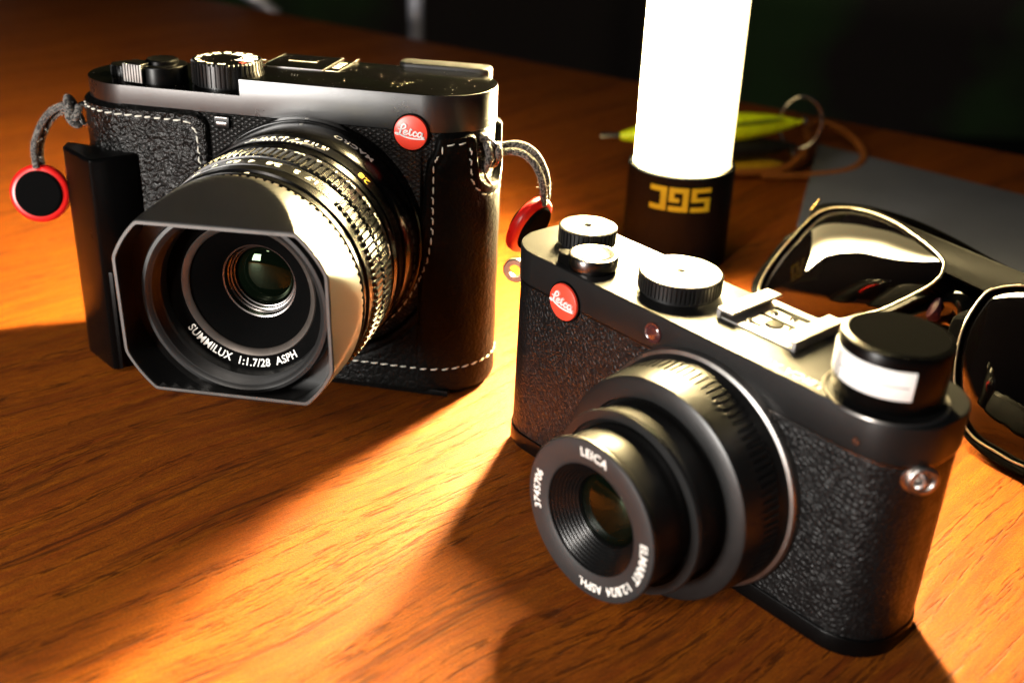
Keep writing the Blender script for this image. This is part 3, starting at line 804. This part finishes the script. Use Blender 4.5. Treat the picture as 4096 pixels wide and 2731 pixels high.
connector([(-69.5, -5.5, 76.4), (-73, -4.5, 77.0), (-78.6, -3.5, 73.8), (-82.6, -3, 69), (-85.6, -3, 62.5), (-85.9, -3, 55.5)], (-86.3, -3.6, 47.3), (.30, -.93, .2), 9.45,
          'red rimmed disc on a braided cord beside the black finger grip, far left', (.15, 1.35, -.55),
          [((-70.2, -5.5, 78.2), (.9, .2, .35), 2.2), ((-69.4, -5.5, 74.2), (.8, -.1, .5), 2.4), ((-68.2, -6.5, 76), (.6, .5, -.5), 1.8)])
connector([(64.0, -6.5, 76.2), (66.5, -4.0, 76.6), (71.1, -3, 77.0), (75.2, -3, 75.3), (78.0, -3, 71.6), (79.6, -3, 67), (79.9, -3, 61.5)], (75.4, -3.0, 53.9), (.88, -.40, -.36), 9.3,
          'red rimmed disc hanging on a frayed black cord between the two cameras', (.25, 1.0, .85),
          [((63.2, -6.8, 77.3), (.85, .1, .3), 2.3), ((62.9, -7.6, 73.6), (.9, .3, -.3), 2.4), ((65.6, -5.5, 76.2), (.9, .3, .1), 1.9), ((61.5, -6.6, 80.3), (.3, .2, 1), 1.6)])

# ------------------------------------------------------------------ second camera
XLOC = (48.450, 246.723, 0.6); XT = (-0.00606, 0.01841, -0.83947)
XH, XD, XTOP, XB = 63.19, 14.64, 60.8, 51.55
x_ = empty('small_camera', XLOC, XT, 'smaller black camera with an extended round lens and raised flash, right foreground', 'camera')
XO = stadium(XH, XD, 12.5, seg=20)
mb = MB(); mb.add(*prism(stadium(XH, XD, 12.5, seg=20, off=-.45), 5.2, XB-.1, 0, 0)); mb.build('leather_body', M['pebble'], x_)
mb = MB(); mb.add(*prism(XO, XB, XTOP, .5, .35)); xt_ = mb.build('top_plate', M['xtop'], x_)
mb = MB(); mb.add(*prism(XO, 0, 5.1, .3, .8)); mb.build('base_plate', M['grip'], x_)
mb = MB(); mb.add(*prism(stadium(XH, XD, 12.5, 20, off=-.15), XB-.55, XB-.05)); mb.build('trim_line', M['dark_steel'], x_)
def xknob(name, cx, cy, r, z0, z1, n, lab=None):
    prof = [(0, z1-.35), (.9, z1-.35), (1.1, z1), (r-.5, z1), (r, z1-.3), (r, z1-.35), (r, z0+1.0), (r-.8, z0+.9), (r-.8, z0), (0, z0)]
    V, F = disc(cx, cy, prof, n*8, notched(r, n, .38, 5, 6))
    return mesh_obj(name, V, F, M['xtop'], x_, 30, lab)
d1 = xknob('speed_dial', -13, .3, 10.5, XTOP, 66.1, 60)
d2 = xknob('aperture_dial', -48, 2.4, 7.85, XTOP, 66.2, 40)
for dd, (cx, cy), zz in ((d1, (-13, .3), 66.1), (d2, (-48, 2.4), 66.2)):
    mb = MB(); V, F = disc(cx, cy, [(1.35, zz+.02), (1.6, zz+.02), (1.6, zz-.1), (1.35, zz-.1)], 32); mb.add(V, F)
    mb.add(*box(cx-.1, cx+.1, cy-1.2, cy+1.3, zz-.3, zz-.05)); mb.build('dial_centre', M['matt'], dd)
mb = MB()
for s_, th in (('2.8', 205), ('4', 170), ('5.6', 135), ('8', 100), ('11', 65), ('16', 30), ('A', -10)):
    V, F = text_geo(s_, 1.9, .02, .04); a = R(th)
    mb.add([(-48+(6.0)*math.cos(a)+x, 2.4+6.0*math.sin(a)+y, 66.22+z_) for x, y, z_ in [(x*math.cos(R(180))-y*math.sin(R(180)), x*math.sin(R(180))+y*math.cos(R(180)), z_) for x, y, z_ in V]], F)
mb.build('dial_numerals', M['white'], d2, 0)
mb = MB()
for s_, th in (('2000', 200), ('1000', 175), ('500', 150), ('250', 125), ('125', 100), ('60', 75), ('30', 50), ('15', 25), ('8', 0), ('4', -25), ('2', -50), ('1', -75), ('A', -105)):
    V, F = text_geo(s_, 1.8, .02, .04); a = R(th)
    mb.add([(-13+7.9*math.cos(a)-x*math.cos(a)+y*math.sin(a), .3+7.9*math.sin(a)-x*math.sin(a)-y*math.cos(a), 66.12+z_) for x, y, z_ in V], F)
mb.build('dial_numerals', M['white'], d1, 0)
# shutter button with collar and lever
cx, cy = -35.6, -7.6
V, F = disc(cx, cy, [(4.9, 64.2), (5.0, 64.75), (5.5, 64.9), (6.2, 64.8), (6.5, 64.3), (6.5, 62), (6.1, XTOP), (0, XTOP)], 96); sc_ = mesh_obj('shutter_collar', V, F, M['dark_steel'], x_)
V, F = disc(cx, cy, [(0, 64.3), (3.6, 64.4), (4.7, 64.9), (4.95, 64.6), (4.95, 63), (0, 63)], 64); mesh_obj('shutter_button', V, F, M['steel'], x_)
mb = MB(); mb.add(*prism([(-44.6, -11.3), (-42.9, -13.0), (-38, -13.2), (-37, -9), (-41.5, -7.6)], XTOP+.2, XTOP+3.1, .4)); mb.build('power_lever', M['grip'], x_)
# accessory shoe
mb = MB()
mb.add(*box(3.2, 24.6, -3.4, 15.2, XTOP, XTOP+.5, .15)); sh = mb.build('hot_shoe', M['shoe_steel'], x_)
mb = MB()
for xa, xb in ((2.6, 7.2), (20.6, 25.2)):
    xo, xi = (xa, xb) if xa < 10 else (xb, xa)
    mb.add(*box(xa, xb, -4.0, 15.2, XTOP+1.9, XTOP+2.7, .3))
for xa, xb in ((2.6, 3.7), (24.1, 25.2)): mb.add(*box(xa, xb, -4.0, 15.2, XTOP+.1, XTOP+2.1, .2))
mb.build('shoe_rail', M['shoe_steel'], sh)
mb = MB()
for cx_, cy_, r_ in ((13.9, 3.4, 2.3), (10.2, 8.5, 1.1), (15, 9.5, 1.1), (18.4, 4.4, 1.1), (9.0, .2, 1.0)):
    V, F = disc(cx_, cy_, [(0, XTOP+.95), (r_*.8, XTOP+.9), (r_, XTOP+.5), (0, XTOP+.5)], 24); mb.add(V, F)
mb.build('shoe_contact', M['chrome'], sh)
mb = MB(); mb.add(*box(8.0, 19.6, 5.4, 6.6, XTOP+.5, XTOP+.62)); mb.add(*box(8.0, 19.6, 10.6, 12.4, XTOP+.5, XTOP+.62)); mb.add(*box(8.0, 12.6, -.2, .9, XTOP+.5, XTOP+.62)); mb.build('shoe_slot', M['matt'], sh)
V, F = text_geo('LEICA X1', 3.5, .02, .05, spacing=1.1)
mesh_obj('top_lettering', [(30.6-x, -11.6-y, XTOP+.03+z_) for x, y, z_ in V], F, M['white'], xt_, 0)
# focus lamp on the front
V, F = lathe([(0, -.35), (1.7, -.35), (2.0, -.15), (2.2, -.3), (2.5, -.35), (2.6, -.1), (2.6, .3)], 40); mesh_obj('focus_lamp', [(x-7, y-XD-.1, z_+55.9) for x, y, z_ in V], F, plain('smoked_red_glass', (.05, .015, .015), .06, 0, 1.0), x_)
emblem(x_, lambda u, v, w_: (-37.4+u, -XD-.15-w_, 52.3+v), 5.0)
# raised flash: round head on a stem
fx, fy = 48.0, -2.9
V, F = disc(fx, fy, [(0, 75.2), (10.6, 75.1), (11.4, 74.6), (11.7, 73.6), (11.7, 62.8), (11.2, 62.0), (0, 62.0)], 128,
            lambda r, a, t, j: r-(.8 if (j in (4,) and 0) else 0))
flh = mesh_obj('flash_head', V, F, M['grip'], x_)
V, F = disc(fx, fy, [(0, 75.24), (10.3, 75.22), (10.35, 75.1)], 96); mesh_obj('flash_lid', V, F, M['lid'], flh)
mb = MB(); n_ = 24; V = []; F = []
for i in range(n_+1):
    a = R(-150+112*i/n_)
    for r_, z_ in ((11.75, 65.6), (12.05, 65.9), (12.05, 71.9), (11.75, 72.2)): V.append((fx+r_*math.cos(a), fy+r_*math.sin(a), z_))
for i in range(n_):
    for k in range(3): F.append((i*4+k, i*4+k+1, i*4+k+5, i*4+k+4))
V0 = len(V); fwn = mesh_obj('flash_window', V, F, M['flashwin'], flh, 50)
mb = MB()
for a_ in (-126, -120): mb.add(*tube([(fx+12.05*math.cos(R(a_)), fy+12.05*math.sin(R(a_)), z_) for z_ in (66, 69, 71.8)], .16, 6))
mb.add(*tube([(fx+12.07*math.cos(R(a_)), fy+12.07*math.sin(R(a_)), 68.8) for a_ in range(-119, -40, 4)], .10, 6))
mb.build('window_seam', M['dark_steel'], fwn)
V, F = disc(fx, fy, [(12.6, XTOP+.3), (13.1, XTOP+.35), (13.3, XTOP), (12.4, XTOP)], 96); mesh_obj('flash_well_rim', V, F, M['steel'], x_)
V, F = disc(fx, fy, [(0, 62.3), (8.5, 62.3), (8.5, XTOP), (0, XTOP)], 64); mesh_obj('flash_stem', V, F, M['matt'], flh)
# strap lugs
def ringlug(name, c_, ax, r1, r0, t_, par):
    V, F = lathe([(r0, -t_), (r0, t_), (r1-.3, t_), (r1, t_-.3), (r1, -t_+.3), (r1-.3, -t_)], 64, closed=True)
    ax = Vector(ax).normalized(); u = ax.cross(Vector((0, 0, 1))).normalized(); v = ax.cross(u)
    return mesh_obj(name, [tuple(Vector(c_)+u*x+v*z_+ax*y) for x, y, z_ in V], F, M['steel'], par, 40)
ringlug('strap_lug', (-66.3, -6.3, 48.6), (.55, -.83, 0), 3.5, 1.9, .9, x_)
mb = MB(); mb.add(*torus((62.6, -7.6, 48.6), (.75, -.66, 0), 2.6, .8)); mb.add(*torus((61.6, -8.2, 48.6), (.2, -.98, 0), 1.7, .75))
V, F = lathe([(0, -.4), (3.2, -.4), (3.4, .2), (3.4, .9), (0, .9)], 40)
ax = Vector((.75, -.66, 0)); u = ax.cross(Vector((0, 0, 1))); v = ax.cross(u)
mb.add([tuple(Vector((61.3, -8.0, 48.6))+u*x+v*z_-ax*y) for x, y, z_ in V], F); mb.build('strap_lug', M['steel'], x_)
mb = MB()
V, F = lathe([(0, -.3), (.9, -.3), (1.0, 0), (0, 0)], 20); mb.add([(x+50, y-XD-.02, z_+54.5) for x, y, z_ in V], F); mb.build('body_screw', M['dark_steel'], x_)
# lens
XX, XZ = 10.43, 26.9
def XP(name, prof, mat, seg=128, rad=None, label=None): return lens_part(name, prof, mat, x_, XX, XZ, seg, rad, label)
XP('lens_base_ring', [(26, -14), (30.2, -14), (30.2, -15.6), (29.8, -16.2), (28.6, -16.5), (28.4, -16.4)], M['steel'])
XP('knurled_ring', [(27, -16.2), (28.9, -16.6), (28.2, -19.1), (28.5, -19.4), (28.2, -24.0), (28.1, -24.4), (27.9, -27.6), (27.5, -30.0), (26.8, -30.4), (22.6, -30.5), (22.4, -29.0), (20, -28)], M['xlens_black'], 960, kn(96, .38, 3, 4))
XP('middle_barrel', [(21.4, -28.5), (21.4, -31), (21.7, -36.5), (22.5, -38.4), (22.2, -39.2), (20.2, -39.3), (20.0, -38.6), (18.8, -38)], M['xlens_black'])
XP('front_barrel', [(18.6, -38), (18.6, -47.5), (19.2, -48.6), (19.7, -49.4), (19.7, -50.0), (19.4, -50.4)], M['xlens_black'])
face = XP('name_ring', [(19.45, -50.38), (19.0, -50.55), (13.9, -50.3), (13.4, -50.0)], M['xgrey'])
prof = [(13.5, -50.1)]
r_, y_ = 13.3, -49.6
for i in range(8): prof += [(r_, y_), (r_-.2, y_+.28), (r_-.45, y_+.42)]; r_ -= .55; y_ += .62
prof += [(8.8, -44.4), (8.6, -43.6)]
XP('ribbed_baffle', prof, M['ring_black'])
XP('front_element', [(8.7, -43.4)]+[(8.7*math.cos(a), -43.4-2.6*math.sin(a)) for a in [R(v_) for v_ in range(8, 91, 6)]]+[(0, -46.0)], M['glass_dark'])
mb = MB()
ring_text(mb, 'LEICA', 90.5, 16.7, -50.5, 2.9, False, .05, 1.1, XX, XZ)
ring_text(mb, 'ELMARIT  1:2.8/24  ASPH.', -41, 16.7, -50.5, 2.9, False, .05, 1.0, XX, XZ, stretch=.98)
ring_text(mb, '3745706', 181, 16.7, -50.5, 2.9, False, .05, 1.05, XX, XZ)
mb.build('lens_lettering', M['white'], face, 0)

# ------------------------------------------------------------------ lantern
lan = empty('lantern', (65.14, 432.43, 0), (0, 0, 0), 'glowing white tube lantern with a dark grey base and yellow lettering, behind the two cameras', 'lantern')
V, F = disc(0, 0, [(0, 38), (19.2, 38), (19.6, 38.2), (19.9, 39.6), (20.5, 39.8), (21.0, 39.3), (21.1, 38.4), (21.1, 1.2), (20.4, .1), (0, .1)], 128); lb = mesh_obj('lantern_base', V, F, M['lantern_grey'], lan)
V, F = disc(0, 0, [(19.0, 38.2), (19.0, 40.0), (19.5, 40.2), (19.8, 39.6), (19.8, 38.2)], 128); mesh_obj('clear_collar', V, F, M['clear'], lan)
V, F = disc(0, 0, [(0, 38.3), (18.9, 38.3), (18.9, 268), (18.0, 269), (0, 269)], 96); mesh_obj('light_tube', V, F, M['tube'], lan)
V, F = disc(0, 0, [(0, 269.2), (19.5, 269.2), (20, 270), (20, 283), (19, 284), (0, 284)], 96); mesh_obj('end_cap', V, F, M['lantern_grey'], lan)
# lettering made of square strokes, wrapped on the base (angles are seen from the front)
def glyph(rects, x0, zt, mb, sx=1.0):
    for a, b, c, d in rects:
        nx = max(2, int((b-a)/.5)+1); V = []; F = []
        for i in range(nx+1):
            xx = x0+a+(b-a)*i/nx; th = xx/21.1-math.pi/2
            for rr, zz in ((21.05, zt-d), (21.16, zt-d), (21.16, zt-c), (21.05, zt-c)): V.append((rr*math.cos(th), rr*math.sin(th), zz))
        for i in range(nx):
            for k in range(4): m = (k+1) % 4; F.append((i*4+k, i*4+m, i*4+4+m, i*4+4+k))
        F.append((0, 1, 2, 3)); F.append((nx*4+3, nx*4+2, nx*4+1, nx*4)); mb.add(V, F)
mb = MB(); W_, H_, T_ = 7.0, 9.6, 2.1
glyph([(0, W_, 0, T_), (W_-T_-.4, W_, T_, H_-T_), (0, W_, H_-T_, H_)], -14.8, 35.6, mb)
glyph([(0, W_+.6, 0, T_), (0, T_, T_, 5.9), (T_, 4.1, 4.2, 5.9), (W_-1.6, W_+.6, T_, H_), (0, W_-1.6, H_-T_, H_)], -6.9, 35.6, mb)
glyph([(0, W_+1, 0, T_-.3), (0, T_, T_-.3, 5.6), (T_, W_+1, 3.9, 5.6), (W_-1.3, W_+1, 5.6, H_), (0, W_-1.3, H_-T_+.2, H_)], 1.8, 35.6, mb)
mb.build('yellow_lettering', M['lantern_yellow'], lb, 0)

# ------------------------------------------------------------------ sunglasses
G0 = Vector((133.4, 317.6, 27.4)); GX = Vector((.5, -.866, .007)); GY = Vector((.717, .41, -.564)); GZ = Vector((.485, .287, .826))
sg = empty('sunglasses', (133.4, 317.6, 0), (0, 0, 0), 'glossy black sunglasses with dark lenses and painted rim highlights behind the smaller camera', 'sunglasses')
def gl(s_, t_, d=0.0): return tuple(G0-Vector((133.4, 317.6, 0))+GX*s_+GZ*t_+GY*(abs(s_)*.12*1.0+d))
Lens1 = [(-73.0, 16.2), (-59.8, 22.0), (-42.8, 23.2), (-26.5, 21.1), (-13.1, 17.8), (-9.3, 14.6), (-9.8, 9.4), (-16.4, 0.7), (-24.4, -7.4), (-37.3, -15.7), (-52.3, -20.5), (-66.4, -21.9), (-75.7, -19.9), (-79.0, -16.4), (-79.9, -8.5), (-78.1, 2.8)]
Lens2 = [(16.3, 19.9), (9.8, 15.6), (7.9, 12.0), (7.8, 3.4), (10.1, -4.8), (14.6, -13.4), (21.7, -21.9), (29.3, -25.9), (38.5, -26.4), (45.6, -26.0), (57.0, -23.0), (65.9, -14.5), (66.9, 0.1), (60.6, 14.8), (47.8, 23.6), (30.9, 25.4)]
Frame = [(-81.5, 19.2), (-62.2, 25.4), (-41.0, 27.3), (-20.4, 27.0), (-1.1, 25.6), (13.4, 25.4), (28.8, 29.4), (43.8, 30.2), (58.5, 26.3), (66.6, 18.7), (73.5, 4.7), (71.7, -15.8), (59.0, -26.9), (47.2, -28.9), (35.7, -29.1), (24.6, -26.1), (14.6, -17.6), (7.6, -8.7), (4.4, -1.2), (3.3, 7.5), (3.0, 12.1), (1.0, 13.2), (-2.6, 12.6), (-7.6, 6.6), (-14.2, -1.4), (-22.0, -9.6), (-35.8, -18.1), (-52.4, -23.3), (-67.8, -24.7), (-77.6, -22.8), (-83.2, -17.0), (-82.9, -7.2), (-80.5, 8.9)]
def frame_mesh():
    from mathutils.geometry import tessellate_polygon
    fo = [Vector((p.x, p.y, 0)) for p in catmull([(a, b, 0) for a, b in Frame], 6, True)]
    l1 = [Vector((p.x, p.y, 0)) for p in catmull([(a, b, 0) for a, b in Lens1], 6, True)]
    l2 = [Vector((p.x, p.y, 0)) for p in catmull([(a, b, 0) for a, b in Lens2], 6, True)]
    loops = [fo, l1, l2]
    def shrink(P, d):
        c = []; n = len(P)
        ar = sum(P[i].x*P[(i+1) % n].y-P[(i+1) % n].x*P[i].y for i in range(n)); sg_ = 1 if ar > 0 else -1
        for i in range(n):
            e = (P[(i+1) % n]-P[i-1]).normalized(); c.append(P[i]+Vector((-e.y, e.x, 0))*d*sg_)
        return c
    # front face sits slightly inside its outline: a bevelled edge catches the light
    front = [shrink(fo, .55), shrink(l1, -.75), shrink(l2, -.75)]
    tris = tessellate_polygon(front)
    flat = [p for L in front for p in L]; N = len(flat); outl = [p for L in loops for p in L]
    no = len(fo)
    def w(t): t = max(0, min(1, (t-2)/11)); return t*t*(3-2*t)
    fd = [(-2.2+(5.6+6*math.exp(-(p.x/20)**2))*w(p.y)) if i < no else -1.6 for i, p in enumerate(flat)]
    V = ([gl(p.x, p.y, fd[i]) for i, p in enumerate(flat)]+[gl(p.x, p.y, fd[i]+.6) for i, p in enumerate(outl)]
         +[gl(p.x, p.y, max(1.6, fd[i]+1.8)) for i, p in enumerate(outl)]+[gl(p.x, p.y, max(2.1, fd[i]+2.3)) for i, p in enumerate(flat)])
    F = [tuple(t) for t in tris]+[tuple(i+3*N for i in t[::-1]) for t in tris]
    k = 0
    for L in loops:
        n = len(L)
        for i in range(n):
            j = (i+1) % n
            for lv in range(3): F.append((lv*N+k+i, lv*N+k+j, (lv+1)*N+k+j, (lv+1)*N+k+i))
        k += n
    return V, F
V, F = frame_mesh(); mesh_obj('sunglass_frame', V, F, M['frame'], sg, 18)
for L in (Lens1, Lens2):
    P = catmull([(a, b, 0) for a, b in L], 6, True); c_ = sum(P, Vector())/len(P)+Vector((0, -6, 0)); V = []; F = []; n_ = len(P); K = 10
    for k in range(K+1):
        f_ = k/K
        for p in P:
            w_ = c_+(p-c_)*1.02*f_ if k else c_
            V.append(gl(w_.x, w_.y, .2-7.0*(1-f_*f_)*1.0))
    for k in range(K):
        for i in range(n_): j = (i+1) % n_; F.append((k*n_+i, k*n_+j, (k+1)*n_+j, (k+1)*n_+i))
    mesh_obj('dark_lens', V, F, M['shade'], sg, 80)
# bead along each lens, coloured pale to stand in for edge highlights
mb = MB()
for L in (Lens1, Lens2):
    P = catmull([(a, b, 0) for a, b in L], 6, True); mb.add(*tube([gl(p.x*1.0, p.y*1.0, -1.6) for p in P], .36, 8, closed=True))
mb.build('rim_highlight', plain('pale_rim_highlight', (.5, .45, .36), .3, .9), sg)
mb = MB(); mb.add(*tube([gl(-76.4, 15.6, -2.3), gl(-75.4, 20.6, -2.2)], .45, 8)); mb.build('hinge_pin', M['gold'], sg)
mb = MB()
mb.add(*tube(catmull([gl(-78, 16, 3), gl(-70, 14, 9), gl(-40, 8, 13), gl(0, 2, 11), gl(30, -6, 9), gl(55, -16, 5)], 8), lambda t: 2.6, 10, flat=.5)); mb.build('temple', M['acetate'], sg)
mb = MB()
mb.add(*tube(catmull([gl(70, 16, 3), gl(66, 12, 12), gl(40, 6, 18), gl(0, 1, 17), gl(-30, -4, 14), gl(-55, -12, 8)], 8), lambda t: 2.6, 10, flat=.5)); mb.build('temple', M['acetate'], sg)
mb = MB(); mb.add(*tube(catmull([gl(-27, -11, 4), gl(-19, -4, 7), gl(-9, 5, 8), gl(-1, 9, 7.5), gl(4, 4, 8), gl(8, -6, 7), gl(13, -14, 4)], 8), lambda t: 2.6+3.2*math.sin(math.pi*t), 12)); mb.build('saddle_bridge', M['acetate'], sg)
for s_, t_ in ((-7, 3),):
    V, F = lathe([(0, -2), (1.8, -1.6), (2.4, 0), (1.8, 1.8), (0, 2.2)], 20); mb = MB(); mb.add([gl(s_+x*.8, t_+z_*1.9, 4+y*1.4) for x, y, z_ in V], F); mb.build('nose_pad', plain('plum_nose_pad', (.03, .006, .018), .5), sg)

# ------------------------------------------------------------------ key holder with tool behind the lantern
kn_ = empty('pocket_tool', (97.6, 543.5, 0), (0, 0, R(11.3)), 'yellow and black pocket tool with a metal ring lying behind the lantern', 'pocket tool')
def lenssec(x0, x1, zc, hz, hy, n=40, pw=.6):
    V = []; F = []
    for i in range(n+1):
        t = i/n; x = x0+(x1-x0)*t; e = max(.03, math.sin(math.pi*min(max(t, .0), 1)))**pw
        for k in range(20): a = 2*math.pi*k/20; V.append((x, hy*e*math.cos(a), zc(t)+hz*e*math.sin(a)))
    for i in range(n):
        for k in range(20): m = (k+1) % 20; F.append((i*20+k, i*20+m, (i+1)*20+m, (i+1)*20+k))
    F.append(tuple(range(20))); F.append(tuple(range(n*20, (n+1)*20))[::-1]); return V, F
V, F = lenssec(-52, 43, lambda t: 19.5+5.5*t, 7.6, 8); mesh_obj('yellow_handle', V, F, M['lime'], kn_, 60)
V, F = lenssec(-6, 32, lambda t: 23.5+3*t, .9, 3.2); mesh_obj('handle_inlay', [(x, y-5.2, z_+1.6) for x, y, z_ in V], F, plain('green_inlay', (.16, .24, .01), .4), kn_, 60)
V, F = lenssec(-40, 43, lambda t: 10.5+2.5*t, 6.0, 8); mesh_obj('black_handle', V, F, M['black_soft'], kn_, 60)
V, F = lenssec(-22, 36, lambda t: 3.6, 3.5, 8, pw=.4); mesh_obj('ochre_handle', V, F, M['ochre'], kn_, 60)
mb = MB(); mb.add(*tube([(-60, 0, 19.6), (-50, 0, 19.6)], 1.9, 14)); mb.build('steel_tip', M['chrome'], kn_)
mb = MB(); mb.add(*tube([(39, -3, 11), (42, -3, 6)], 1.8, 12)); mb.add(*tube([(43, -2, 26), (45, -2, 26.5)], 1.8, 12)); mb.build('bolster', M['chrome'], kn_)
mb = MB(); mb.add(*torus((43, 0, 24.5), (.3, .95, 0), 12.0, .8, sc=(.85, 1.1))); mb.build('metal_ring', M['chrome'], kn_)
cd = MB()
P = catmull([(20, -14, 2.2), (45, -16, 2.2), (68, -10, 2.4), (84, 6, 3), (90, 26, 5), (86, 40, 9), (74, 44, 12), (62, 30, 12), (54, 10, 11), (44, -4, 8), (30, -12, 4.5), (12, -12, 3.5), (2, -10, 3)], 10)
cd.add(*tube(P, 2.0, 10)); cord = cd.build('orange_cord', M['ocord']); cord.location = Vector((97.6, 543.5, 0))*S; cord.rotation_euler = (0, 0, R(11.3))
tag(cord, 'orange brown cord curled in a loop beside the yellow pocket tool', 'cord')

# grey felt sleeve on the right, thin and soft edged
gs = MB(); P = [(118, 452), (236, 330), (420, 480), (300, 560), (166, 590)]
P = [(124, 468), (215, 372), (420, 330), (470, 420), (244, 517), (161, 592)]
ar = sum(P[i][0]*P[(i+1) % 6][1]-P[(i+1) % 6][0]*P[i][1] for i in range(6))
if ar < 0: P = P[::-1]
gs.add(*prism(P, .1, 3.0, 1.2, .8)); gs = gs.build('felt_sleeve', M['greycloth']); tag(gs, 'flat grey felt sleeve lying on the table behind the sunglasses', 'sleeve')

# far chairs, out of focus
mb = MB(); mb.add(*tube([(-98, 1000, -700), (-93, 1000, 160)], 7.5, 20)); po = mb.build('metal_post', M['post']); tag(po, 'pale grey metal post standing beyond the table edge', 'post')
mb = MB(); mb.add(*tube([(-330, 1010, 62), (-215, 1000, -20)], 6.5, 16)); po = mb.build('slanting_rod', M['post']); tag(po, 'pale slanting rod beyond the table at the top left', 'rod')
mb = MB(); mb.add(*tube([(-597, 1300, -700), (-590, 1300, 180)], 14, 20)); po = mb.build('chair_post', M['post']); tag(po, 'pale post in the far top left corner', 'post')
mb = MB(); mb.add(*box(0, 60, 0, 20, -700, 60, 4)); mb.xf(lambda v: (v[0]+v[2]*.25, v[1], v[2])); cb = mb.build('wooden_chair', M['chairwood']); cb.location = Vector((470, 820, 0))*S
tag(cb, 'blurred brown wooden chair back at the right edge', 'chair')
